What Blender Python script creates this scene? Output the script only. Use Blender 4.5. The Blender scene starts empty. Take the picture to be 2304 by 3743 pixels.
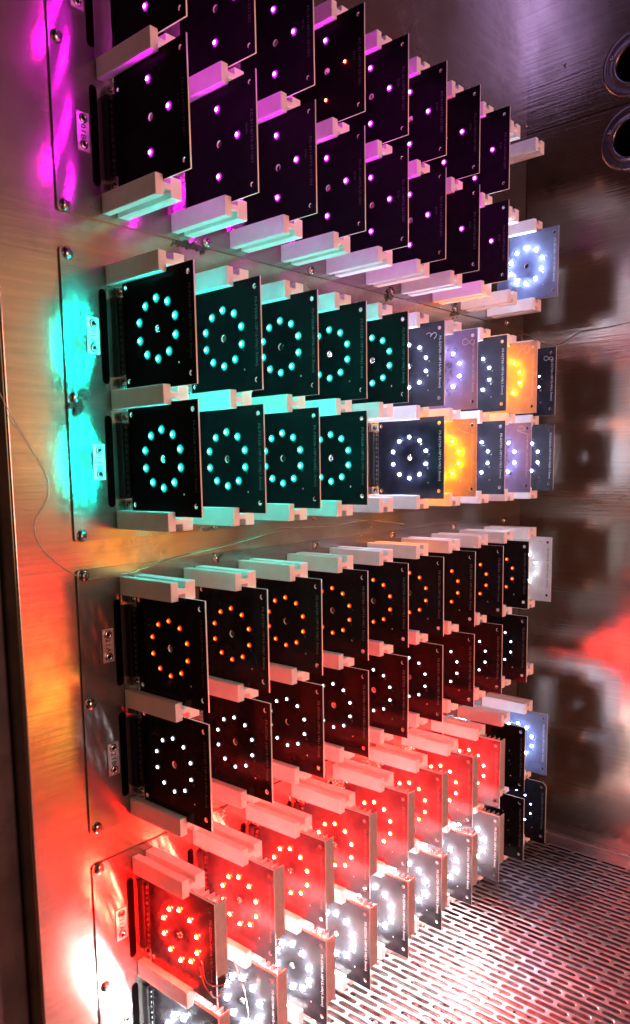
import bpy, bmesh, math, random
from mathutils import Vector, Matrix
random.seed(7)
S = bpy.context.scene
COL = S.collection

# ------------------------------------------------------------------ camera
cam = bpy.data.objects.new('camera', bpy.data.cameras.new('camera'))
COL.objects.link(cam)
cam.location = (0.60045, -0.44885, -0.01874)
cam.rotation_euler = (1.44491, 0.01852, 0.73289)
cam.data.sensor_fit = 'VERTICAL'
cam.data.sensor_height = 36.0
cam.data.sensor_width = 36.0
cam.data.lens = 27.62
cam.data.shift_x = 0.0239
cam.data.shift_y = 0.0542
cam.data.clip_start = 0.01
cam.data.clip_end = 60
S.camera = cam

# ------------------------------------------------------------------ world, lamps, exposure
S.view_settings.view_transform = 'Standard'
S.view_settings.look = 'None'
S.view_settings.exposure = 0.0
S.view_settings.gamma = 1.0
S.cycles.sample_clamp_indirect = 0.0
S.cycles.sample_clamp_direct = 0.0
S.cycles.max_bounces = 8
W = bpy.data.worlds.new('World')
S.world = W
W.use_nodes = True
W.node_tree.nodes['Background'].inputs[0].default_value = (0.75, 0.36, 0.40, 1)
W.node_tree.nodes['Background'].inputs[1].default_value = 0.005

def lamp(name, loc, target, size, power, color, size_y=None):
    l = bpy.data.lights.new(name, 'AREA')
    l.energy = power; l.color = color; l.size = size
    if size_y: l.shape = 'RECTANGLE'; l.size_y = size_y
    o = bpy.data.objects.new(name, l); COL.objects.link(o)
    o.location = loc
    o.rotation_euler = (Vector(target) - Vector(loc)).to_track_quat('-Z', 'Y').to_euler()
    return o
# area lamps standing in for the lit rack across the chamber, then added fills
lamp('peach_rack_lamp', (2.5, 0.22, 0.10), (0, 0.22, 0.0), 0.35, 36.0, (1.0, 0.41, 0.34), 0.8)
lamp('far_peach_rack_lamp', (1.15, 0.66, 0.22), (0, 0.0, 0.05), 0.4, 0.9, (1.0, 0.38, 0.15), 0.65)
lamp('yellow_rack_lamp', (1.12, 0.57, -0.58), (0, -0.08, -0.23), 0.12, 0.35, (1.0, 0.62, 0.05), 0.16)
lamp('amber_rack_lamp', (1.12, 0.60, 0.04), (0, -0.08, 0.0), 0.10, 0.10, (1.0, 0.42, 0.03), 0.10)
lamp('red_rack_lamp', (1.12, 0.62, -0.42), (0, -0.08, -0.3), 0.35, 1.8, (1.0, 0.03, 0.03), 0.3)
lamp('floor_fill_lamp', (1.0, 0.15, -0.15), (0.3, 0.4, -0.7), 0.4, 0.6, (1.0, 0.88, 0.78), 0.3)  # added fill that brightens the perforated floor
lamp('gold_gap_fill', (0.95, 0.72, -0.20), (0, 0.05, -0.094), 0.14, 0.35, (1.0, 0.62, 0.04), 0.14)  # added to put a gold highlight on the gap between the panels
lamp('door_side_fill', (0.30, -1.15, 0.05), (0.05, 0.5, 0.0), 0.35, 0.7, (1.0, 0.62, 0.30), 0.5)  # added fill from the door side, warms far wall and front faces
lamp('far_wall_top_fill', (0.25, 0.30, 1.15), (0.15, 0.83, 0.75), 0.14, 2.2, (0.42, 0.34, 1.0), 0.6)  # added out of view for the bluish smear high on the far wall

# ------------------------------------------------------------------ geometry constants (metres)
PITCH = 0.07887                      # board column pitch along the wall
XW = -0.0165                         # wall face
X0, X1 = -0.0033, 0.0939             # board inner and outer edge
XG = 0.0600                          # outer end of a card guide
YF = 0.831                           # far wall
ZF = -0.665                          # floor
ROW_TOP = [0.4407, 0.3255, 0.1528, 0.0402, -0.1315, -0.2424, -0.4124, -0.5252]
ROW_H = [0.1022, 0.1022] + [0.1] * 6

# ------------------------------------------------------------------ materials
def new_mat(name):
    m = bpy.data.materials.new(name); m.use_nodes = True
    nt = m.node_tree
    return m, nt, nt.nodes['Principled BSDF']

def plain(name, col, rough=0.5, metal=0.0, var=0.12, scale=60, spec=0.5, bump=0.0, coat=0.0):
    m, nt, b = new_mat(name)
    b.inputs['Roughness'].default_value = rough
    b.inputs['Metallic'].default_value = metal
    b.inputs['Specular IOR Level'].default_value = spec
    b.inputs['Coat Weight'].default_value = coat
    tc = nt.nodes.new('ShaderNodeTexCoord')
    n = nt.nodes.new('ShaderNodeTexNoise'); n.inputs['Scale'].default_value = scale; n.inputs['Detail'].default_value = 5
    nt.links.new(tc.outputs['Object'], n.inputs['Vector'])
    r = nt.nodes.new('ShaderNodeValToRGB')
    r.color_ramp.elements[0].position = 0.35; r.color_ramp.elements[1].position = 0.65
    r.color_ramp.elements[0].color = tuple(c * (1 - var) for c in col) + (1,)
    r.color_ramp.elements[1].color = tuple(min(1, c * (1 + var * 0.5)) for c in col) + (1,)
    nt.links.new(n.outputs['Fac'], r.inputs['Fac']); nt.links.new(r.outputs['Color'], b.inputs['Base Color'])
    if bump:
        bp = nt.nodes.new('ShaderNodeBump'); bp.inputs['Strength'].default_value = bump; bp.inputs['Distance'].default_value = 0.0005
        nt.links.new(n.outputs['Fac'], bp.inputs['Height']); nt.links.new(bp.outputs['Normal'], b.inputs['Normal'])
    return m

def steel(name, col, rough, aniso, tangent, stain=0.5, brush=(1, 1, 1), streak=0.06, stain_col=(0.16, 0.085, 0.04), bump=0.15, metal=1.0):
    """Used stainless sheet: brushed grain, cloudy roughness, brown stains and fine scratches."""
    m, nt, b = new_mat(name)
    N = nt.nodes; L = nt.links
    b.inputs['Metallic'].default_value = metal
    geo = N.new('ShaderNodeNewGeometry')
    def noise(scale, detail, vec=None, rough_=0.6):
        n = N.new('ShaderNodeTexNoise'); n.inputs['Scale'].default_value = scale
        n.inputs['Detail'].default_value = detail; n.inputs['Roughness'].default_value = rough_
        L.new(vec or geo.outputs['Position'], n.inputs['Vector']); return n
    mp = N.new('ShaderNodeMapping'); mp.inputs['Scale'].default_value = brush
    L.new(geo.outputs['Position'], mp.inputs['Vector'])
    grain = noise(90, 4, mp.outputs['Vector'])
    cloud = noise(9, 6)
    speck = noise(70, 5, None, 0.7)
    def ramp(fac, stops):
        r = N.new('ShaderNodeValToRGB')
        e = r.color_ramp.elements
        e[0].position, e[0].color = stops[0][0], stops[0][1]
        e[1].position, e[1].color = stops[-1][0], stops[-1][1]
        for p, c in stops[1:-1]:
            x = e.new(p); x.color = c
        L.new(fac, r.inputs['Fac']); return r
    c4 = lambda c, k=1.0: (c[0] * k, c[1] * k, c[2] * k, 1)
    base = ramp(grain.outputs['Fac'], [(0.3, c4(col, 1 - streak * 2)), (0.7, c4(col, 1 + streak))])
    sm = N.new('ShaderNodeMath'); sm.operation = 'MULTIPLY'
    r1 = ramp(cloud.outputs['Fac'], [(0.42, (0, 0, 0, 1)), (0.72, (1, 1, 1, 1))])
    r2 = ramp(speck.outputs['Fac'], [(0.38, (0.15, 0.15, 0.15, 1)), (0.68, (1, 1, 1, 1))])
    L.new(r1.outputs['Color'], sm.inputs[0]); L.new(r2.outputs['Color'], sm.inputs[1])
    sc = N.new('ShaderNodeMath'); sc.operation = 'MULTIPLY'; sc.inputs[1].default_value = stain
    L.new(sm.outputs[0], sc.inputs[0])
    mix = N.new('ShaderNodeMix'); mix.data_type = 'RGBA'
    L.new(sc.outputs[0], mix.inputs['Factor']); L.new(base.outputs['Color'], mix.inputs['A']); mix.inputs['B'].default_value = c4(stain_col)
    # pin-prick spots of rust
    v = N.new('ShaderNodeTexVoronoi'); v.inputs['Scale'].default_value = 55
    L.new(geo.outputs['Position'], v.inputs['Vector'])
    r3 = ramp(v.outputs['Distance'], [(0.03, (1, 1, 1, 1)), (0.07, (0, 0, 0, 1))])
    s3 = N.new('ShaderNodeMath'); s3.operation = 'MULTIPLY'; L.new(r3.outputs['Color'], s3.inputs[0]); L.new(r1.outputs['Color'], s3.inputs[1])
    mix2 = N.new('ShaderNodeMix'); mix2.data_type = 'RGBA'
    L.new(s3.outputs[0], mix2.inputs['Factor']); L.new(mix.outputs['Result'], mix2.inputs['A']); mix2.inputs['B'].default_value = (0.05, 0.025, 0.012, 1)
    L.new(mix2.outputs['Result'], b.inputs['Base Color'])
    rr = N.new('ShaderNodeMapRange'); rr.inputs['To Min'].default_value = rough * (0.93 if 'panel' in name else 0.75); rr.inputs['To Max'].default_value = rough * (1.12 if 'panel' in name else 1.5)
    rr.inputs['From Min'].default_value = 0.3; rr.inputs['From Max'].default_value = 0.7
    L.new(cloud.outputs['Fac'], rr.inputs['Value']); L.new(rr.outputs['Result'], b.inputs['Roughness'])
    b.inputs['Anisotropic'].default_value = aniso
    t = N.new('ShaderNodeCombineXYZ')
    for i in range(3): t.inputs[i].default_value = tangent[i]
    L.new(t.outputs[0], b.inputs['Tangent'])
    bp = N.new('ShaderNodeBump'); bp.inputs['Strength'].default_value = bump; bp.inputs['Distance'].default_value = 0.0006
    ad = N.new('ShaderNodeMath'); ad.operation = 'ADD'
    big = noise(16, 3)
    L.new(grain.outputs['Fac'], ad.inputs[0]); L.new(big.outputs['Fac'], ad.inputs[1])
    L.new(ad.outputs[0], bp.inputs['Height']); L.new(bp.outputs['Normal'], b.inputs['Normal'])
    return m

def emit(name, col, strength):
    m, nt, b = new_mat(name)
    b.inputs['Base Color'].default_value = (0.02, 0.02, 0.02, 1)
    b.inputs['Emission Color'].default_value = col + (1,)
    b.inputs['Emission Strength'].default_value = strength
    return m

M = {}
M['wall'] = steel('stained_stainless_wall', (0.42, 0.35, 0.28), 0.20, 0.5, (0, 0, 1), 0.75, (1, 0.12, 2.5), metal=0.85)
M['panel'] = steel('brushed_stainless_panel', (0.31, 0.275, 0.25), 0.20, 0.93, (0, 0, 1), 0.35, (1, 0.1, 3), bump=0.015, metal=0.85)
M['far'] = steel('dull_stainless_far_wall', (0.38, 0.33, 0.27), 0.13, 0.5, (1, 0, 0), 0.12, (0.08, 1, 3), bump=0.35)
M['vent'] = steel('dark_rolled_steel_ring', (0.24, 0.20, 0.20), 0.26, 0.0, (0, 0, 1), 0.3, (1, 1, 1), bump=0.2)
M['floor'] = steel('pressed_stainless_floor', (0.52, 0.49, 0.48), 0.38, 0.2, (1, 0, 0), 0.3, (0.3, 1, 1))
M['pan'] = steel('dirty_drip_pan', (0.20, 0.16, 0.15), 0.5, 0.0, (1, 0, 0), 0.9, (1, 1, 1), 0.2, (0.03, 0.018, 0.014))
M['dark'] = plain('dark_door_jamb', (0.055, 0.04, 0.036), 0.55, 0.3, 0.4, 30)
M['guide'] = plain('white_nylon', (0.82, 0.80, 0.78), 0.42, 0, 0.04, 80, 0.4, 0.15)
M['black_mask'] = plain('black_solder_mask', (0.008, 0.007, 0.009), 0.12, 0, 0.3, 90, 0.14, 0.1)
M['grey_mask'] = plain('navy_black_solder_mask', (0.012, 0.012, 0.022), 0.16, 0, 0.35, 60, 0.3, 0.1)  # black mask with a slight blue tone
M['white_mask'] = plain('white_solder_mask', (0.62, 0.62, 0.64), 0.35, 0, 0.12, 70, 0.5)
M['board_core'] = plain('pale_board_core', (0.74, 0.70, 0.66), 0.45, 0, 0.1, 90)
M['matt_mask'] = plain('matt_black_solder_mask', (0.006, 0.005, 0.007), 0.28, 0, 0.3, 90, 0.05)
M['back_mask'] = plain('pale_back_mask', (0.66, 0.64, 0.62), 0.4, 0, 0.2, 90, 0.3)
M['silk'] = plain('white_silkscreen', (0.50, 0.50, 0.50), 0.6, 0, 0.05, 200)
M['silk_dim'] = plain('dark_silkscreen', (0.05, 0.045, 0.055), 0.5, 0, 0.05, 200)
M['silk_mid'] = plain('grey_silkscreen', (0.10, 0.10, 0.10), 0.5, 0, 0.05, 200)
M['ink'] = plain('dark_marker_ink', (0.05, 0.05, 0.09), 0.6, 0, 0.1, 200)
M['chalk'] = plain('faded_white_marker', (0.50, 0.50, 0.52), 0.7, 0, 0.3, 200)
M['connector'] = plain('black_connector_plastic', (0.012, 0.011, 0.012), 0.4, 0, 0.3, 150)
M['pin'] = plain('dull_contact_metal', (0.10, 0.09, 0.085), 0.35, 0.8, 0.2, 150)
M['screw'] = plain('worn_screw_steel', (0.42, 0.37, 0.33), 0.24, 1.0, 0.3, 120)
M['recess'] = plain('screw_recess', (0.02, 0.018, 0.016), 0.6, 0.2, 0.2, 120)
M['bracket'] = plain('bright_bracket_steel', (0.75, 0.72, 0.68), 0.35, 0.7, 0.1, 120)
M['sink'] = plain('aluminium_heat_sink', (0.70, 0.66, 0.66), 0.38, 0.6, 0.12, 100)
M['plate'] = plain('stamped_tag_steel', (0.62, 0.58, 0.54), 0.3, 0.9, 0.2, 150)
M['gunk'] = plain('black_brown_residue', (0.022, 0.014, 0.010), 0.35, 0.0, 0.5, 200, bump=0.6)
M['wire'] = plain('bare_copper_wire', (0.45, 0.33, 0.24), 0.3, 0.9, 0.2, 100)
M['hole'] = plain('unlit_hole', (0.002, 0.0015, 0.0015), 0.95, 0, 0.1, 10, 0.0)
M['led_body'] = plain('white_led_body', (0.10, 0.10, 0.09), 0.4, 0, 0.05, 300)
# core colour, core strength, inner and outer painted halo glow, core radius, halo radius
LED_SPEC = {
    'teal': ((0.002, 0.95, 0.80), 1600, (0.0, 1.1, 1.0), (0.0, 0.30, 0.27), 0.0014, 0.0042),
    'magenta': ((0.90, 0.003, 0.85), 1700, (1.3, 0.05, 1.1), (0.40, 0.0, 0.62), 0.0017, 0.0038),
    'red_spot': ((1.0, 0.03, 0.01), 350, (1.2, 0.15, 0.02), (0.5, 0.01, 0.01), 0.0012, 0.0024),
    'white': ((0.62, 0.68, 1.0), 1300, (0.9, 0.95, 1.1), (0.18, 0.22, 0.42), 0.0015, 0.0029),
    'white_hot': ((0.58, 0.66, 1.0), 1500, (1.1, 1.1, 1.2), (0.50, 0.55, 0.9), 0.0018, 0.0032),
    'white_soft': ((0.60, 0.64, 1.0), 480, (1.0, 1.0, 1.1), (0.7, 0.75, 1.0), 0.0016, 0.0030),
    'white_pale': ((0.85, 0.93, 1.0), 130, (1.3, 1.3, 1.3), (1.0, 1.05, 1.05), 0.0019, 0.0034),
    'dim_red': ((1.0, 0.11, 0.010), 9, (1.4, 0.06, 0.008), (0.45, 0.008, 0.005), 0.0013, 0.0028),
    'dim_white': ((0.85, 0.92, 1.0), 12, (0.9, 0.95, 1.1), (0.16, 0.18, 0.26), 0.0014, 0.0024),
    'blue_white': ((0.45, 0.46, 1.0), 90, (0.6, 0.65, 1.4), (0.05, 0.05, 0.35), 0.0011, 0.0022),
    'amber': ((1.0, 0.24, 0.001), 2600, (1.6, 0.85, 0.03), (1.2, 0.38, 0.0), 0.0015, 0.0030),
    'red': ((1.0, 0.0065, 0.004), 15000, (2.5, 1.0, 0.06), (1.6, 0.10, 0.02), 0.0015, 0.0036),
    'low_white': ((0.90, 0.95, 1.0), 2000, (1.5, 1.5, 1.5), (0.85, 0.9, 0.85), 0.0021, 0.0042),
}
LED = {}
for k_, v_ in LED_SPEC.items():
    LED[k_] = (emit(k_ + '_led', v_[0], v_[1]), emit(k_ + '_inner_glow', v_[2], 1.0), emit(k_ + '_outer_glow', v_[3], 1.0))
M['lit_mask'] = plain('lit_dark_solder_mask', (0.030, 0.030, 0.036), 0.18, 0, 0.4, 50, 0.35)  # lighter copy of the dark mask, brightness of strongly lit boards painted in
M['amber_mask'] = plain('cream_solder_mask', (0.34, 0.30, 0.24), 0.35, 0, 0.15, 70, 0.5)
M['lavender_mask'] = plain('lavender_lit_solder_mask', (0.19, 0.19, 0.38), 0.3, 0, 0.12, 70, 0.5)  # white mask with the lavender cast of the lights put into its colour
M['blue_mask'] = plain('slate_blue_solder_mask', (0.09, 0.11, 0.20), 0.25, 0, 0.3, 40, 0.5)

# ------------------------------------------------------------------ mesh helpers
def box(bm, x0, x1, y0, y1, z0, z1, mi=0):
    vs = [bm.verts.new(c) for c in [(x0, y0, z0), (x1, y0, z0), (x1, y1, z0), (x0, y1, z0), (x0, y0, z1), (x1, y0, z1), (x1, y1, z1), (x0, y1, z1)]]
    for q in [(0, 3, 2, 1), (4, 5, 6, 7), (0, 1, 5, 4), (1, 2, 6, 5), (2, 3, 7, 6), (3, 0, 4, 7)]:
        f = bm.faces.new([vs[i] for i in q]); f.material_index = mi
    return vs

def to_mesh(bm, name, mats, smooth=False):
    me = bpy.data.meshes.new(name); bm.normal_update(); bm.to_mesh(me); bm.free()
    for m in mats: me.materials.append(m)
    if smooth:
        for p in me.polygons: p.use_smooth = True
    return me

def obj(name, me, parent=None, loc=(0, 0, 0), rot=None):
    o = bpy.data.objects.new(name, me); COL.objects.link(o)
    o.location = loc
    if rot: o.rotation_euler = rot
    if parent: o.parent = parent
    return o

def tag(o, label, cat, group=None):
    o['label'] = label; o['category'] = cat
    if group: o['group'] = group
    return o

def structure(o):
    o['kind'] = 'structure'; return o

def sheet(name, outer, holes, thick, mats):
    """2D sheet (u,v) with real holes, thickness along w: u->x, v->y, w->z of the curve."""
    cu = bpy.data.curves.new(name, 'CURVE'); cu.dimensions = '2D'; cu.fill_mode = 'BOTH'
    cu.extrude = thick / 2
    for loop in [outer] + holes:
        sp = cu.splines.new('POLY'); sp.points.add(len(loop) - 1)
        for p, (u, v) in zip(sp.points, loop): p.co = (u, v, 0, 1)
        sp.use_cyclic_u = True
    t = bpy.data.objects.new('t', cu); COL.objects.link(t)
    dg = bpy.context.evaluated_depsgraph_get()
    me = bpy.data.meshes.new_from_object(t.evaluated_get(dg))
    bpy.data.objects.remove(t); bpy.data.curves.remove(cu)
    me.materials.clear()
    for m in mats: me.materials.append(m)
    return me

def circle(cx, cy, r, n=20):
    return [(cx + r * math.cos(2 * math.pi * i / n), cy + r * math.sin(2 * math.pi * i / n)) for i in range(n)]

def stadium_v(cx, c0, c1, w, n=8):
    """vertical rounded slot centred on cx, from c0 (low) to c1 (high)"""
    r = w / 2; pts = []
    for i in range(n + 1):
        a = math.pi * i / n; pts.append((cx + r * math.cos(a), c1 - r + r * math.sin(a)))
    for i in range(n + 1):
        a = math.pi + math.pi * i / n; pts.append((cx + r * math.cos(a), c0 + r + r * math.sin(a)))
    return pts

def text_mesh(name, s, size, mat, spacing=1.0):
    cu = bpy.data.curves.new(name, 'FONT'); cu.body = s; cu.size = size; cu.resolution_u = 2
    cu.space_character = spacing; cu.offset = size * 0.012
    cu.extrude = 0.00004; cu.align_x = 'LEFT'
    t = bpy.data.objects.new('t', cu); COL.objects.link(t)
    dg = bpy.context.evaluated_depsgraph_get()
    me = bpy.data.meshes.new_from_object(t.evaluated_get(dg))
    bpy.data.objects.remove(t); bpy.data.curves.remove(cu)
    me.materials.clear(); me.materials.append(mat)
    me.name = name
    return me

def width(me):
    xs = [v.co.x for v in me.vertices]; return max(xs) - min(xs)

def tube_mesh(name, pts, r, mat, smooth=True):
    cu = bpy.data.curves.new(name, 'CURVE'); cu.dimensions = '3D'; cu.bevel_depth = r; cu.bevel_resolution = 2; cu.use_fill_caps = True
    sp = cu.splines.new('NURBS' if smooth else 'POLY'); sp.points.add(len(pts) - 1)
    for p, c in zip(sp.points, pts): p.co = (*c, 1)
    if smooth: sp.use_endpoint_u = True; sp.order_u = 3; sp.resolution_u = 6
    t = bpy.data.objects.new('t', cu); COL.objects.link(t)
    dg = bpy.context.evaluated_depsgraph_get()
    me = bpy.data.meshes.new_from_object(t.evaluated_get(dg))
    bpy.data.objects.remove(t); bpy.data.curves.remove(cu)
    me.materials.clear(); me.materials.append(mat)
    for p in me.polygons: p.use_smooth = True
    return me

# text lies in a board plane facing -y, reading downwards, letter tops towards +x
FACE_BOARD = Matrix(((0, 1, 0), (0, 0, -1), (-1, 0, 0))).transposed().to_4x4()
def face_board():          # local x -> -z, local y -> +x, local z -> -y
    return Matrix(((0, 1, 0), (0, 0, -1), (-1, 0, 0))).to_euler()
def face_wall():           # local x -> -z, local y -> +y, local z -> +x
    return Matrix(((0, 0, 1), (0, 1, 0), (-1, 0, 0))).to_euler()
def sheet_board():         # sheet u->x, v->z, thickness along y
    return Matrix(((1, 0, 0), (0, 0, -1), (0, 1, 0))).to_euler()
def sheet_wall():          # sheet u->y, v->z, thickness along x
    return Matrix(((0, 0, 1), (1, 0, 0), (0, 1, 0))).to_euler()

def apply_rot(me, eul, off=(0, 0, 0)):
    me.transform(Matrix.Translation(off) @ eul.to_matrix().to_4x4()); me.update(); return me

# ------------------------------------------------------------------ the chamber
def wallbox(name, mat, *b):
    bm = bmesh.new(); box(bm, *b)
    return structure(obj(name, to_mesh(bm, name, [mat])))
# left wall sheet; it is cut away where the panels sit, the panels lie 2 mm proud of it
wallbox('left_wall', M['wall'], XW - 0.0045, XW - 0.002, -0.111, YF, -0.70, 1.3)
bm = bmesh.new()                                                   # folded front lip of the wall sheet
for i in range(6):
    a0 = math.pi / 2 * i / 6; a1 = math.pi / 2 * (i + 1) / 6; r = 0.003
    p = lambda a: (XW - 0.002 - r + r * math.cos(a), -0.111 - r * math.sin(a))
    (xa, ya), (xb, yb) = p(a0), p(a1)
    bm.faces.new([bm.verts.new(c) for c in [(xa, ya, -0.7), (xa, ya, 1.3), (xb, yb, 1.3), (xb, yb, -0.7)]])
bm.faces.new([bm.verts.new(c) for c in [(XW - 0.005, -0.114, -0.7), (XW - 0.005, -0.114, 1.3), (XW - 0.03, -0.114, 1.3), (XW - 0.03, -0.114, -0.7)]])
structure(obj('wall_lip', to_mesh(bm, 'wall_lip', [M['wall']], True)))
wallbox('door_jamb', M['dark'], XW - 0.12, XW - 0.025, -2.0, -0.1145, -0.70, 1.3)  # jamb extended out of view to block world reflections in the boards
wallbox('far_wall', M['far'], XW - 0.05, 1.25, YF, YF + 0.003, 0.516, 1.3)
wallbox('far_wall_lower', M['far'], XW - 0.05, 1.25, YF, YF + 0.003, -0.70, 0.5148)
wallbox('drip_pan', M['pan'], XW - 0.05, 1.3, -0.62, YF, ZF - 0.034, ZF - 0.030)
# coved foot of the far wall
bm = bmesh.new()
box(bm, XW, 1.25, YF - 0.010, YF - 0.0003, ZF + 0.0003, ZF + 0.004)
structure(obj('floor_edge', to_mesh(bm, 'floor_edge', [M['floor']])))

# perforated floor: staggered rounded slots 40 x 5.6 mm, pitch 45 x 11.1 mm
def perforated_floor():
    px, py, L_, w_, th = 0.0450, 0.0222, 0.0406, 0.0076, 0.0016
    bm = bmesh.new()
    n = 6
    def stad(cx, cy, L=L_, w=w_):
        r = w / 2; h = L / 2 - r; pts = []
        for i in range(n + 1):
            a = -math.pi / 2 + math.pi * i / n; pts.append((cx + h + r * math.cos(a), cy + r * math.sin(a)))
        for i in range(n + 1):
            a = math.pi / 2 + math.pi * i / n; pts.append((cx - h + r * math.cos(a), cy + r * math.sin(a)))
        return pts
    def cell(cx, cy, hx, hy):
        s = stad(cx, cy); s2 = stad(cx, cy, L_ + 0.0012, w_ + 0.0012)
        k = len(s)
        # frame points: project the stadium outline on to the rectangle
        o = []
        for i, (x, y) in enumerate(s2):
            dx, dy = x - cx, y - cy
            if i <= n:
                t = -1 + 2 * i / n; o.append((cx + hx, cy + hy * t))
            else:
                t = -1 + 2 * (i - n - 1) / n; o.append((cx - hx, cy - hy * t))
        vi = [bm.verts.new((x, y, ZF - 0.0005)) for x, y in s]
        vm = [bm.verts.new((x, y, ZF)) for x, y in s2]
        vo = [bm.verts.new((x, y, ZF)) for x, y in o]
        vb = [bm.verts.new((x, y, ZF - th)) for x, y in s]
        for i in range(k):
            j = (i + 1) % k
            bm.faces.new([vo[i], vo[j], vm[j], vm[i]])
            f = bm.faces.new([vm[i], vm[j], vi[j], vi[i]])
            f = bm.faces.new([vi[i], vi[j], vb[j], vb[i]])
    hx, hy = px / 2, py / 4
    iy = 0; y = 0.820 - hy - 0.030
    bm_rows = 0
    while y > -0.10:
        off = 0.0 if iy % 2 == 0 else px / 2
        x = 0.0415 + off - px * 1
        while x < 0.62:
            cell(x, y, hx, hy); x += px
        y -= py / 2; iy += 1
    ytop = 0.820 - 0.030; ybot = y + hy
    # solid border strips
    for q in [(XW, 0.9, ytop, YF - 0.01)]:
        f = bm.faces.new([bm.verts.new(c) for c in [(q[0], q[2], ZF), (q[1], q[2], ZF), (q[1], q[3], ZF), (q[0], q[3], ZF)]])
    me = to_mesh(bm, 'perforated_floor', [M['floor']])
    me.flip_normals() if False else None
    return me
floor = structure(obj('floor', perforated_floor()))
# crumbs of dirt lying in the pan
bm = bmesh.new()
for i in range(900):
    x = random.uniform(0.0, 0.35); y = random.uniform(0.05, 0.5)
    if random.random() < 0.4: x = random.gauss(0.14, 0.05); y = random.gauss(0.25, 0.06)
    r = random.uniform(0.0005, 0.0022)
    mt = Matrix.Translation((x, y, ZF - 0.0296 + r * 0.3)) @ Matrix.Rotation(random.random() * 6, 4, 'Z') @ Matrix.Diagonal((r * random.uniform(0.6, 1.6), r, r * 0.6, 1))
    bmesh.ops.create_icosphere(bm, subdivisions=1, radius=1, matrix=mt)
o = obj('dirt', to_mesh(bm, 'dirt', [M['gunk']])); o['kind'] = 'stuff'; o['label'] = 'dark crumbs of dirt in the pan under the perforated floor'; o['category'] = 'dirt'

# ------------------------------------------------------------------ vents on the far wall
def lathe(name, prof, mats, n=48, axis='y', mi=None):
    bm = bmesh.new(); rings = []
    for r, h in prof:
        rings.append([bm.verts.new((r * math.cos(2 * math.pi * i / n), h, r * math.sin(2 * math.pi * i / n))) for i in range(n)])
    for k in range(len(rings) - 1):
        for i in range(n):
            j = (i + 1) % n
            f = bm.faces.new([rings[k][i], rings[k][j], rings[k + 1][j], rings[k + 1][i]]); f.smooth = True
            if mi: f.material_index = mi[k]
    return to_mesh(bm, name, mats)
def make_screw_mesh(R=0.0055, H=0.0036):
    """pan head with a cross recess, axis +x"""
    bm = bmesh.new(); n = 20; rings = []
    for k in range(6):
        a = math.pi / 2 * k / 5
        rr, hh = R * math.cos(a) ** 0.8 if k < 5 else 0.0002, H * math.sin(a)
        rings.append([bm.verts.new((hh, rr * math.cos(2 * math.pi * i / n), rr * math.sin(2 * math.pi * i / n))) for i in range(n)])
    for k in range(5):
        for i in range(n):
            j = (i + 1) % n
            f = bm.faces.new([rings[k][i], rings[k][j], rings[k + 1][j], rings[k + 1][i]]); f.smooth = True
    h = H * 0.90; a = R * 0.50; b = R * 0.13
    box(bm, h, H + 0.00012, -a, a, -b, b, 1)
    box(bm, h, H + 0.00014, -b, b, -a, a, 1)
    return to_mesh(bm, 'screw', [M['screw'], M['recess']])
SCREW = make_screw_mesh()
SMALL_SCREW = make_screw_mesh(0.0031, 0.0022)

for (vx, vz, lab) in [(0.152, 0.464, 'round steel vent ring below the seam of the far wall'), (0.152, 0.569, 'round steel vent ring above the seam at the top right')]:
    e = bpy.data.objects.new('vent', None); COL.objects.link(e); e.location = (vx, YF, vz)
    tag(e, lab, 'vent', 'round vents on the far wall')
    ring = lathe('vent_ring', [(0.0475, -0.0002), (0.047, -0.003), (0.044, -0.0045), (0.040, -0.0035), (0.034, -0.0030), (0.031, -0.0040), (0.0285, -0.006), (0.0270, -0.0045), (0.0262, 0.0)], [M['screw']])
    ring.materials.clear(); ring.materials.append(M['vent'])
    obj('ring', ring, e)
    obj('opening', lathe('vent_opening', [(0.0262, -0.0008), (0.012, -0.00085), (0.0001, -0.0009)], [M['hole']]), e)  # flat black disc paints the shade inside the vent
    for a in (35, 155, 275):
        q = obj('screw', SMALL_SCREW, e, (0.037 * math.cos(math.radians(a)), -0.0033, 0.037 * math.sin(math.radians(a))), (0, 0, -math.pi / 2))
        q.scale = (1, 1, 1)
for (sx, sz) in [(-0.02, 0.517 + 0.012), (0.045, 0.60)]:
    q = obj('screw', SMALL_SCREW, None, (sx + 0.0, YF, sz), (0, 0, -math.pi / 2)); q['label'] = 'small domed screw on the far wall ' + ('beside the seam' if sz < 0.55 else 'well above the seam'); q['category'] = 'screw'

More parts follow.
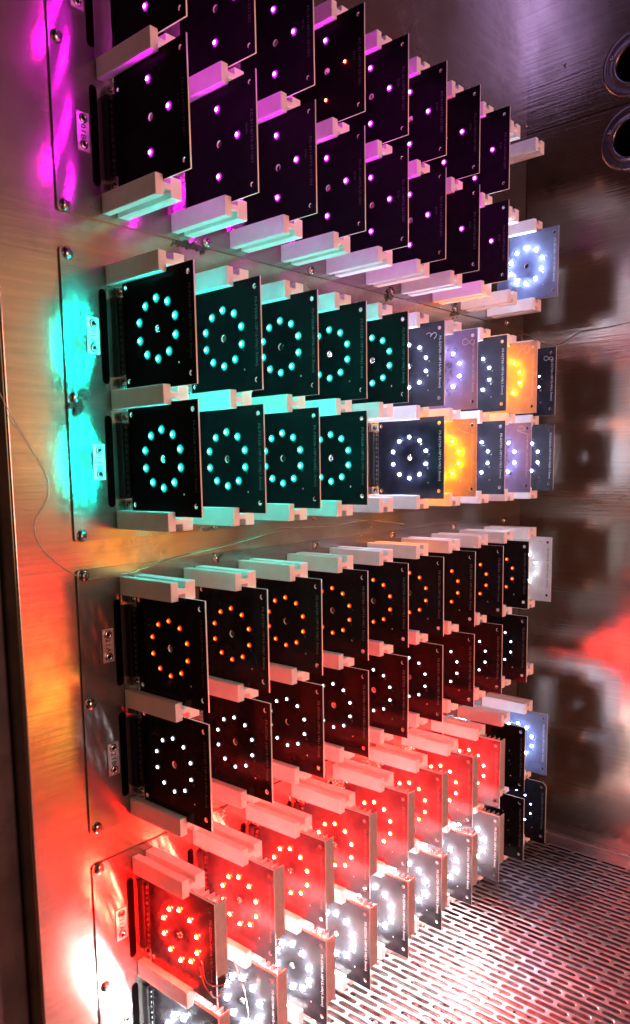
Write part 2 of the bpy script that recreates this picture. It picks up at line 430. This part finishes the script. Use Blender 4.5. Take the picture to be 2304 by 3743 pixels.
# ------------------------------------------------------------------ mounting panels
PANELS = [  # z top, z bottom, number plates
    (0.485, 0.2048, ('01A', '01B')), (0.1752, -0.0813, ('11A', '11B')),
    (-0.1076, -0.3600, ('21A', '21B')), (-0.3912, -0.6450, ('31A', '31B'))]
PN = ['topmost steel panel with slots, behind the magenta boards', 'steel panel with the plates 11A and 11B behind the teal boards',
      'steel panel with the plates 21A and 21B, third from the top', 'lowest steel panel behind the strong red and white boards']
PLATE_ROW = []
for pi, (zt, zb, names) in enumerate(PANELS):
    e = bpy.data.objects.new('mounting_panel', None); COL.objects.link(e); e.location = (XW, 0, (zt + zb) / 2)
    tag(e, PN[pi], 'panel', 'steel panels along the left wall')
    zc = (zt + zb) / 2
    y0, y1 = -0.0555, 0.8295
    rr = 0.003
    outer = []
    for (cy, cz, a0) in [(y1 - rr, zt - rr, 0), (y0 + rr, zt - rr, 90), (y0 + rr, zb + rr, 180), (y1 - rr, zb + rr, 270)]:
        for k in range(4):
            a = math.radians(a0 + 30 * k); outer.append((cy + rr * math.cos(a), cz - zc + rr * math.sin(a)))
    holes = []
    for r in (2 * pi, 2 * pi + 1):
        for c in range(10):
            yc = c * PITCH - 0.0136; zt_ = ROW_TOP[r] - 0.0077
            holes.append(stadium_v(yc, zt_ - 0.0845 - zc, zt_ - zc, 0.0082))
    me = apply_rot(sheet('plate', outer, holes, 0.0016, [M['panel']]), sheet_wall(), (-0.0008, 0, 0))
    obj('plate', me, e)
    for r in (2 * pi, 2 * pi + 1):                       # black sheets that paint the shade behind the slots
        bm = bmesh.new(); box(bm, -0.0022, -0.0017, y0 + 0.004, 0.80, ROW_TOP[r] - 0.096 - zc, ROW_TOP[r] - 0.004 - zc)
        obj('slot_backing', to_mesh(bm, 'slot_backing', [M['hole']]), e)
    for k in range(6):
        for zz in ([zt - 0.005, zb + 0.005] + ([(zt + zb) / 2] if k == 0 else [])):
            if zz > 0.47: continue
            s = obj('screw', SCREW, e, (0.0, -0.048 + 0.1635 * k, zz - zc), (random.uniform(0, 3), 0, 0))
    for r, nm in zip((2 * pi, 2 * pi + 1), names):
        za = ROW_TOP[r] - 0.034; zb_ = za - 0.0325
        bm = bmesh.new(); box(bm, 0, 0.0012, -0.0328, -0.0197, zb_ - zc, za - zc)
        bmesh.ops.bevel(bm, geom=bm.edges[:], offset=0.0004, segments=1, affect='EDGES')
        pl = obj('number_plate', to_mesh(bm, 'number_plate', [M['plate']]), e)
        for zz in (za - 0.0055, zb_ + 0.0055):
            rv = lathe('rivet', [(0.0042, 0), (0.0040, -0.0010), (0.0030, -0.0016), (0.0018, -0.0014), (0.0014, -0.0005), (0.0001, -0.0004)], [M['screw'], M['hole']], 16, mi=[0, 0, 0, 1, 1])
            rv.transform(Matrix.Rotation(math.pi / 2, 4, 'Z'))
            obj('rivet', rv, pl, (0.0012, -0.02625, zz - zc))
        tm = text_mesh('stamped_lettering', nm, 0.0075, M['recess'], 1.15)
        w = width(tm)
        obj('lettering', tm, pl, (0.00135, -0.0288, (za + zb_) / 2 - zc + w / 2), face_wall())

# ------------------------------------------------------------------ card guides
def guide_mesh():
    """H section: thick front cheek, web, rear cheek; runs out from the wall along +x."""
    prof = [(-0.0097, -0.00875), (-0.0012, -0.00875), (-0.0012, -0.0026), (0.0068, -0.0026), (0.0068, -0.00875), (0.0187, -0.00875),
            (0.0187, 0.00875), (0.0068, 0.00875), (0.0068, 0.0026), (-0.0012, 0.0026), (-0.0012, 0.00875), (-0.0097, 0.00875)]
    bm = bmesh.new()
    a = [bm.verts.new((XW + 0.0002, y, z)) for y, z in prof]
    b = [bm.verts.new((XG, y, z)) for y, z in prof]
    n = len(prof)
    bm.faces.new(a[::-1]); bm.faces.new(b)
    for i in range(n):
        j = (i + 1) % n; bm.faces.new([a[i], a[j], b[j], b[i]])
    bmesh.ops.recalc_face_normals(bm, faces=bm.faces[:])
    bmesh.ops.bevel(bm, geom=[e for e in bm.edges if e.calc_length() > 0.002], offset=0.0009, segments=2, affect='EDGES', profile=0.6)
    me = to_mesh(bm, 'card_guide', [M['guide']])
    return me
GUIDE = guide_mesh()
ORD = ['first', 'second', 'third', 'fourth', 'fifth', 'sixth', 'seventh', 'eighth', 'ninth', 'tenth']
ROWN = ['topmost row', 'second row', 'row 11A', 'row 11B', 'row 21A', 'row 21B', 'row 31A', 'lowest row']
GL = [('above the topmost boards', 'between the two magenta rows', 'under the second magenta row'),
      ('above row 11A', 'between rows 11A and 11B', 'under row 11B'),
      ('above row 21A', 'between rows 21A and 21B', 'under row 21B'),
      ('above row 31A', 'between rows 31A and the lowest', 'under the lowest row')]
SKIP_GUIDES = {(0, 0, 0), (0, 0, 1), (0, 0, 2), (3, 2, 0), (3, 2, 1)}
for pi in range(4):
    ra, rb = 2 * pi, 2 * pi + 1
    zs = [ROW_TOP[ra] + 0.0047, (ROW_TOP[ra] - ROW_H[ra] + ROW_TOP[rb]) / 2, ROW_TOP[rb] - ROW_H[rb] - 0.0042]
    for k, z in enumerate(zs):
        for c in range(10):
            if (pi, k, c) in SKIP_GUIDES: continue
            g = obj('card_guide', GUIDE, None, (random.uniform(-0.0003, 0.0003), c * PITCH + random.uniform(-0.0003, 0.0003), z))
            tag(g, 'white plastic guide bar %s, %s from the left' % (GL[pi][k], ORD[c]), 'card guide', 'white guide bars on the left wall')

# ------------------------------------------------------------------ LED boards
CX, CZ, RING = 0.0445, -0.0490, 0.0257
def board_mesh(kind, front):
    H = 0.1022 if kind == 'four' else 0.1
    outer = [(X0, -H), (X1, -H), (X1, 0), (X0, 0)]
    if kind == 'cut': outer = [(X0, -H), (X1, -H), (X1, -0.005), (X1 - 0.006, 0), (X0, 0)]
    holes = []
    if kind == 'four':
        holes = [circle(0.0455, -0.0490, 0.0032), circle(X1 - 0.0075, -0.0085, 0.0020, 12), circle(X1 - 0.0075, -H + 0.0085, 0.0020, 12), circle(X0 + 0.005, -0.014, 0.0016, 12)]
    else:
        holes = [circle(CX, CZ, 0.0034), circle(X1 - 0.0070, -0.0080, 0.0023, 14), circle(X1 - 0.0070, -0.0095 - 0.0810, 0.0023, 14),
                 circle(X0 + 0.0042, -0.0080, 0.0022, 14), circle(X0 + 0.0042, -0.0905, 0.0022, 14), circle(0.0716, -0.0802, 0.0009, 10)]
        if kind == 'sink': holes = holes[1:]
    me = apply_rot(sheet('board', outer, holes, 0.0015, [M['board_core'], front, M['back_mask'] if 'black_s' in front.name else M['board_core']]), sheet_board())
    for p in me.polygons:
        if p.normal.y < -0.9: p.material_index = 1
        if p.normal.y > 0.9: p.material_index = 2
    return me
BM = {}
def get_board(kind, front):
    k = (kind, front)
    if k not in BM: BM[k] = board_mesh(kind, M[front])
    return BM[k]

def led_mesh(R, RL, mats, dome):
    """square package, low disc whose glow paints the halo and a small bright emitter on top, facing -y"""
    bm = bmesh.new()
    s = R * 1.5
    box(bm, -s, s, -0.0006, 0.0, -s * 0.85, s * 0.85, 0)
    n = 12
    # (radius, height, material of the band that follows)
    prof = [(RL, 0.0001, 3), (RL * 0.80, 0.0005, 2), (R * 1.02, 0.0010, 2), (R, 0.0015, 1)] + ([(R * 0.82, 0.0013 + R * 0.5, 1), (R * 0.4, 0.0013 + R * 0.75, 1)] if dome else [])
    rings = [[bm.verts.new((r * math.cos(2 * math.pi * i / n), -h, r * math.sin(2 * math.pi * i / n))) for i in range(n)] for r, h, m in prof]
    for k in range(len(prof) - 1):
        for i in range(n):
            j = (i + 1) % n
            f = bm.faces.new([rings[k][i], rings[k + 1][i], rings[k + 1][j], rings[k][j]]); f.material_index = prof[k][2]; f.smooth = True
    f = bm.faces.new(rings[-1]); f.material_index = 1
    bm.normal_update()
    return to_mesh(bm, 'led', [M['led_body']] + mats)
LM = {k: led_mesh(LED_SPEC[k][4], LED_SPEC[k][5], list(m), k in ('red', 'low_white', 'white', 'white_hot', 'white_soft', 'white_pale', 'amber', 'blue_white', 'red_spot')) for k, m in LED.items()}
bm = bmesh.new(); box(bm, -0.0013, 0.0013, -0.0008, 0, -0.0010, 0.0010)
LM['off'] = to_mesh(bm, 'led', [M['led_body']])

def silk_mesh(txt, dim):
    key = (txt, dim)
    if key not in SILK:
        me = text_mesh('silkscreen_text', txt, 0.0040, M[dim], 1.0)
        want = {'FS-DA': 0.0690, 'FC-31': 0.0440}.get(txt[:5], 0.0610)
        w = width(me)
        me.transform(Matrix.Diagonal((want / w, 1.05, 1, 1)))
        SILK[key] = me
    return SILK[key]
SILK = {}
NUM = {}
def num_mesh(s, dim):
    if (s, dim) not in NUM: NUM[(s, dim)] = text_mesh('silkscreen_number', s, 0.0030, M[dim])
    return NUM[(s, dim)]

def sink_mesh():
    """finned heat sink on the back of a board"""
    bm = bmesh.new()
    zt, zb = 0.0005, -0.0730
    xa, xb = 0.012, X1
    box(bm, xa, xb, 0.0009, 0.0027, zb, zt)
    n = 12
    for i in range(n):
        x = xa + (xb - xa - 0.0012) * i / (n - 1)
        w = 0.0009 if i < n - 1 else 0.0012
        box(bm, x, x + w, 0.0027, 0.0135 + (0.0008 if i % 2 else 0), zb, zt)
    return to_mesh(bm, 'heat_sink', [M['sink']])
SINK = sink_mesh()

def scribble(kind):
    P = {'8': [(0, 0), (3, 2), (5, 5), (3, 8), (0, 8), (-1.5, 5), (1, 2), (5, -1), (7, -5), (4, -8), (0, -7), (-1, -3), (1, 0)],
         '91': [(6, -3), (9, 0), (6, 4), (0, 4), (-2, 0), (1, -4), (6, -3), (3, -9), (-5, -13)],
         '2': [(7, -9), (9, -4), (6, 1), (2, 2), (0, -3), (3, -8), (1, -12), (-4, 4), (-6, 12)],
         '3': [(6, -5), (8, -1), (5, 2), (2, 0), (6, 3), (7, 7), (3, 9), (0, 5)]}[kind]
    pts = [(v * 0.0011, 0, u * 0.0011) for u, v in P]
    return tube_mesh('handwritten_number', pts, 0.00055, M['chalk'])
def ink_mesh(seed):
    rnd = random.Random(seed); bm = bmesh.new()
    me_all = None
    for blob in range(26):
        x = rnd.uniform(-0.012, 0.012); z = rnd.choice([0.022, 0.006, -0.010, -0.026]) + rnd.uniform(-0.006, 0.006)
        for k in range(3):
            a = rnd.uniform(0, math.pi); l = rnd.uniform(0.001, 0.004)
            mt = Matrix.Translation((x, 0, z)) @ Matrix.Rotation(a, 4, 'Y')
            vs = box(bm, -l, l, -0.00005, 0.00002, -0.00028, 0.00028)
            bmesh.ops.transform(bm, matrix=mt, verts=vs)
            x += rnd.uniform(-0.002, 0.002); z += rnd.uniform(-0.002, 0.002)
    return to_mesh(bm, 'marker_writing', [M['ink']])

E27, P35, B40, DA = 'FS-E2720-10P1S-V0(1.5mm)', 'FS-P3528-10P1S-V0(1.5mm)', 'FS-4014B0-10P1S-V0(1.5mm)', 'FS-DA2016-10P1S-C0-V0(AL-1.5mm)'
def make_board(row, col, kind, front, led, text, silk, label, dx=0.0, sink=False, leds=None):
    e = bpy.data.objects.new('led_board', None); COL.objects.link(e)
    y = (col - 1) * PITCH
    e.location = (dx + random.uniform(-0.0004, 0.0004), y, ROW_TOP[row] + random.uniform(-0.0004, 0.0004))
    e.rotation_euler = (random.uniform(-0.004, 0.004), 0, random.uniform(-0.006, 0.006))
    tag(e, label, 'led board', 'boards plugged into the left wall')
    obj('circuit_board', get_board('sink' if sink else kind, front), e)
    if kind == 'four':
        pos = [(0.0445, -0.0190), (0.0700, -0.0478), (0.0443, -0.0772)]
        leds = leds or [led] * 3
    else:
        pos = [(CX + RING * math.cos(math.radians(90 - 36 * k)), CZ + RING * math.sin(math.radians(90 - 36 * k))) for k in range(10)]
        leds = leds or [led] * 10
    for i, ((x, z), l) in enumerate(zip(pos, leds)):
        obj('led', LM[l], e, (x, -0.00076, z), (0, math.radians(0 if kind == 'four' else 36 * i), 0))
    ts = 0.0205 if kind == 'cut' else 0.0180
    if kind == 'four':
        obj('silkscreen', silk_mesh('FC-31140T0-251201', silk), e, (X1 - 0.0075, -0.0008, -0.031), face_board())
        obj('silkscreen', num_mesh('251201', silk), e, (X1 - 0.0135, -0.0008, -0.041), face_board())
    else:
        w = 0.0690 if text == DA else 0.0610
        obj('silkscreen', silk_mesh(text, silk), e, (X1 - 0.0072, -0.0008, -0.0475 + w / 2), face_board())
        for i, s in ((3, '10'), (2, '1'), (1, '2')):
            x, z = pos[i]
            obj('silkscreen', num_mesh(s, silk), e, (x + 0.0010 + 0.002 * (i == 2), -0.0008, z - 0.0035), face_board())
    if sink: obj('heat_sink', SINK, e)
    if sink:
        s = obj('screw', SMALL_SCREW, e, (CX, -0.0008, CZ), (0, 0, -math.pi / 2))
    return e

n_in_row = {}
def nth(row):
    n_in_row[row] = n_in_row.get(row, 0) + 1
    return ORD[n_in_row[row] - 1]
B = {}
for row in (0, 1):
    for c in range(1, 9):
        leds = ['magenta'] * 3
        extra = 'dark board with three magenta lights'
        if (row, c) == (0, 4): leds = ['magenta', 'red_spot', 'red_spot']; extra = 'dark board with one magenta and two red lights'
        if (row, c) == (0, 7): leds = ['red_spot', 'magenta', 'magenta']
        if (row, c) == (1, 7): leds = ['red_spot', 'magenta', 'red_spot']
        B[row, c] = make_board(row, c, 'four', 'matt_mask', 'magenta', '', 'silk_dim', '%s, %s in the %s' % (extra, nth(row), ROWN[row]), leds=leds)
B[1, 10] = make_board(1, 10, 'ring', 'blue_mask', 'white_hot', B40, 'silk', 'board with ten dazzling white lights standing alone at the right end, second row')
for c in range(1, 6):
    B[2, c] = make_board(2, c, 'ring', 'matt_mask', 'teal', P35, 'silk_dim' if c == 1 else 'silk_mid', 'black board with ten teal lights, %s from the left in row 11A' % nth(2))
B[2, 6] = make_board(2, 6, 'ring', 'grey_mask', 'white', E27, 'silk', 'dark board with white lights right of the last teal board in row 11A')
B[2, 7] = make_board(2, 7, 'ring', 'lavender_mask', 'white_soft', B40, 'silk', 'pale lavender board with white lights and a handwritten 8, row 11A')
B[2, 8] = make_board(2, 8, 'ring', 'grey_mask', 'white', E27, 'silk', 'dark board with white lights just left of the orange board in row 11A')
B[2, 9] = make_board(2, 9, 'ring', 'amber_mask', 'amber', P35, 'silk', 'glowing orange board with a handwritten 9 in row 11A', dx=0.007)
B[2, 10] = make_board(2, 10, 'ring', 'grey_mask', 'blue_white', E27, 'silk', 'dark violet board behind the orange board, last at the right in row 11A')
for c in range(1, 5):
    B[3, c] = make_board(3, c, 'ring', 'matt_mask', 'teal', P35, 'silk_dim' if c == 1 else 'silk_mid', 'black board with ten teal lights, %s from the left in row 11B' % nth(3))
B[3, 6] = make_board(3, 6, 'ring', 'grey_mask', 'white', E27, 'silk', 'fully visible dark board with ten white lights after the gap in row 11B')
B[3, 7] = make_board(3, 7, 'ring', 'amber_mask', 'amber', DA, 'silk', 'glowing orange board with a looped handwritten mark in row 11B')
B[3, 8] = make_board(3, 8, 'ring', 'grey_mask', 'white', E27, 'silk', 'dark board with white lights just right of the orange board, row 11B')
B[3, 9] = make_board(3, 9, 'ring', 'lavender_mask', 'white_soft', B40, 'silk', 'pale lavender board with white lights in row 11B')
B[3, 10] = make_board(3, 10, 'ring', 'grey_mask', 'white', DA, 'silk', 'dark grey board with white lights, last at the right in row 11B')
for c in range(1, 10):
    B[4, c] = make_board(4, c, 'ring', 'black_mask', 'dim_red', E27, 'silk_dim' if c == 1 else 'silk_mid', 'black board with ten small orange red lights, %s from the left in row 21A' % nth(4))
B[4, 10] = make_board(4, 10, 'ring', 'white_mask', 'white_pale', P35, 'silk_mid', 'white board with glaring white lights at the right end of row 21A')
for c in range(1, 10):
    B[5, c] = make_board(5, c, 'ring', 'black_mask', 'dim_white', E27, 'silk_dim' if c == 1 else 'silk_mid', 'black board with ten small white lights, %s from the left in row 21B' % nth(5))
for c in range(1, 9):
    B[6, c] = make_board(6, c, 'ring', 'lit_mask', 'red', E27, 'silk_mid', 'board glowing strong red with a finned heat sink, %s from the left' % nth(6), sink=True)
B[6, 9] = make_board(6, 9, 'ring', 'black_mask', 'off', E27, 'silk_mid', 'unlit dark board in row 31A in front of the blue white one', sink=False)
B[6, 10] = make_board(6, 10, 'ring', 'blue_mask', 'blue_white', P35, 'silk', 'bluish board with white lights, last at the right in row 31A', leds=['white'] * 10)
for c in range(1, 9):
    B[7, c] = make_board(7, c, 'ring', 'lit_mask', 'low_white', E27, 'silk', 'board with dazzling white lights and heat sink in the lowest row, %s from the left' % nth(7), sink=True)
B[7, 9] = make_board(7, 9, 'ring', 'black_mask', 'off', E27, 'silk_mid', 'unlit dark board in the lowest row near its right end')
B[7, 10] = make_board(7, 10, 'cut', 'black_mask', 'blue_white', E27, 'silk_mid', 'dark board with blue white lights and a clipped corner, end of the lowest row')

for (r, c, k, x, z, s) in [(2, 7, '8', 0.081, -0.018, 1), (2, 9, '91', 0.078, -0.014, 1), (3, 7, '2', 0.078, -0.014, 1), (3, 9, '2', 0.082, -0.012, 0.8), (2, 6, '3', 0.074, -0.020, 1), (4, 10, '3', 0.076, -0.014, 1), (2, 10, '8', 0.082, -0.018, 0.8)]:
    o = obj('handwriting', scribble(k), B[r, c], (x, -0.0009, z)); o.scale = (s, 0.12, s)
for (r, c) in [(2, 7), (3, 9)]:
    obj('handwriting', ink_mesh(r * 10 + c), B[r, c], (0.052, -0.00082, CZ))

# a pair of stray jumper wires and the small clip on the first board of row 31A
j1 = tube_mesh('jumper_wire', [(0.075, -0.001, -0.062), (0.082, -0.006, -0.066), (0.090, -0.010, -0.074), (0.099, -0.006, -0.076), (0.106, 0.004, -0.074)], 0.0006, M['wire'])
obj('jumper_wire', j1, B[6, 1])
j2 = tube_mesh('jumper_wire', [(0.072, -0.001, -0.070), (0.082, -0.007, -0.078), (0.093, -0.009, -0.083), (0.098, -0.004, -0.090), (0.099, 0.003, -0.084)], 0.0006, M['wire'])
obj('jumper_wire', j2, B[6, 1])
j3 = tube_mesh('jumper_wire', [(0.028, -0.003, -0.004), (0.044, -0.012, 0.004), (0.058, -0.012, -0.022), (0.061, -0.008, -0.055), (0.052, -0.004, -0.085)], 0.0006, M['wire'])
obj('jumper_wire', j3, B[7, 2])
bm = bmesh.new(); box(bm, X1 - 0.012, X1 + 0.001, 0.0009, 0.010, -0.084, -0.0735)
obj('wire_clip', to_mesh(bm, 'wire_clip', [M['connector']]), B[6, 1])

# ------------------------------------------------------------------ edge connectors on the wall
def connector_parts():
    bm = bmesh.new(); box(bm, XW + 0.0002, -0.0092, -0.0045, 0.0050, -0.0852, -0.0140)
    bmesh.ops.bevel(bm, geom=bm.edges[:], offset=0.0005, segments=1, affect='EDGES')
    box(bm, -0.0094, X0, -0.0016, 0.0030, -0.0838, -0.0155)
    body = to_mesh(bm, 'socket', [M['connector']])
    bm = bmesh.new()
    for i in range(12):
        z = -0.0185 - i * 0.0057
        mt = Matrix.Translation((-0.0062, -0.0020, z)) @ Matrix.Diagonal((0.0016, 0.0012, 0.0020, 1))
        bmesh.ops.create_icosphere(bm, subdivisions=2, radius=1, matrix=mt)
    pins = to_mesh(bm, 'contact_row', [M['pin']], True)
    bm = bmesh.new(); box(bm, XW + 0.0003, X0 - 0.0002, 0.0012, 0.0024, -0.0045, 0.0045)
    br = to_mesh(bm, 'bracket', [M['bracket']])
    return body, pins, br
CB, CPN, CBR = connector_parts()
CONN = [(1, 1), (2, 1), (3, 1), (4, 1), (5, 1), (6, 1), (7, 1), (3, 6), (6, 2), (6, 3), (6, 4), (2, 2)]
for (r, c) in CONN:
    e = bpy.data.objects.new('edge_connector', None); COL.objects.link(e); e.location = (0, (c - 1) * PITCH, ROW_TOP[r])
    tag(e, 'black edge connector with steel brackets, %s place in %s' % (ORD[c - 1], ROWN[r]), 'connector', 'edge connectors on the left wall')
    obj('socket', CB, e); obj('contact_row', CPN, e)
    for z in (-0.0088, -0.0905):
        b = obj('bracket', CBR, e, (0, 0, z))
        obj('screw', SMALL_SCREW, b, (-0.0105, 0.0012, 0), (random.uniform(0, 3), 0, -math.pi / 2))

# ------------------------------------------------------------------ wires and grime on the wall
W1 = [(-0.1214, 0.0480), (-0.1141, 0.0329), (-0.1037, 0.0198), (-0.0925, 0.0017), (-0.0795, -0.0194), (-0.0774, -0.0312), (-0.0812, -0.0453), (-0.0934, -0.0589), (-0.0941, -0.0706), (-0.0902, -0.0828), (-0.0777, -0.0960), (-0.0551, -0.1133), (-0.048, -0.115)]
W2 = [(-0.0436, -0.1165), (-0.0220, -0.1160), (0.0095, -0.1156), (0.0296, -0.1110), (0.0575, -0.1067), (0.0868, -0.1044), (0.1379, -0.0996), (0.1761, -0.0952), (0.2031, -0.0901), (0.2506, -0.0886), (0.3180, -0.0911), (0.3557, -0.0880), (0.3870, -0.0889), (0.4242, -0.0926), (0.4702, -0.0993)]
W4 = [(-0.0253, 0.1998), (-0.0080, 0.1968), (0.0091, 0.1840), (0.0259, 0.1763), (0.0423, 0.1727), (0.0560, 0.1772), (0.0759, 0.1889), (0.0979, 0.1908), (0.1279, 0.1907), (0.1650, 0.1953)]
def wire(pts, lab, r=0.00032):
    o = obj('wire', tube_mesh('wire', pts, r, M['wire'])); tag(o, lab, 'wire', 'thin loose wires')
wire([(XW - 0.0005 + (0.004 if i < 2 else 0), y, z) for i, (y, z) in enumerate(W1)], 'thin brown wire curving down the bare steel strip at the left edge')
wire([(XW + 0.0012, y, z) for y, z in W2], 'thin bright wire lying between the teal boards and row 21A', 0.0005)
wire([(x, YF - 0.002, z) for x, z in W4], 'thin dark wire along the far wall right of the orange board', 0.0006)

def grime(name, y, z, sy, sz, n, seed, lab, x0=XW, rmax=0.0022):
    rnd = random.Random(seed); bm = bmesh.new()
    for i in range(n):
        yy = rnd.gauss(y, sy); zz = rnd.gauss(z, sz); r = rnd.uniform(0.0003, rmax)
        mt = Matrix.Translation((x0, yy, zz)) @ Matrix.Rotation(rnd.random() * 3, 4, 'X') @ Matrix.Diagonal((r * 0.5, r * rnd.uniform(0.5, 1.4), r, 1))
        res = bmesh.ops.create_icosphere(bm, subdivisions=1, radius=1, matrix=mt)
        for v in res['verts']: v.co += Vector((0, rnd.uniform(-1, 1), rnd.uniform(-1, 1))) * r * 0.25
    o = obj('residue', to_mesh(bm, 'residue', [M['gunk']])); o['kind'] = 'stuff'; o['label'] = lab; o['category'] = 'residue'
grime('residue', -0.0465, 0.0395, 0.0022, 0.0035, 60, 1, 'black burnt residue around the screw left of row 11A', XW + 0.0015, 0.0028)
grime('residue', -0.0385, 0.0500, 0.0035, 0.0035, 40, 2, 'crusty dark flakes beside the burnt screw', XW, 0.0016)
grime('residue', 0.0930, 0.2030, 0.0110, 0.0013, 90, 3, 'dark crust along the seam under the first magenta boards', XW, 0.0018)
grime('residue', 0.1115, 0.2045, 0.0016, 0.0030, 40, 4, 'blackened crust beside the second seam screw', XW, 0.0022)
grime('residue', 0.4395, 0.2065, 0.0030, 0.0030, 60, 5, 'blackened crust on a screw above the fifth teal board', XW + 0.0015, 0.0024)
grime('residue', 0.6061, 0.2075, 0.0030, 0.0035, 60, 6, 'brown crust on a screw above the orange board', XW + 0.0015, 0.0024)
grime('residue', 0.1175, -0.1115, 0.0030, 0.0016, 40, 7, 'dark flakes around the screw above row 21A', XW + 0.0005, 0.0014)
grime('residue', 0.1130, -0.0800, 0.0110, 0.0009, 40, 8, 'brown crust on the panel edge under the teal boards', XW, 0.0014)
grime('residue', 0.2750, -0.0810, 0.0250, 0.0006, 60, 9, 'brown speckles along the lower edge of the 11 panel', XW - 0.001, 0.0009)
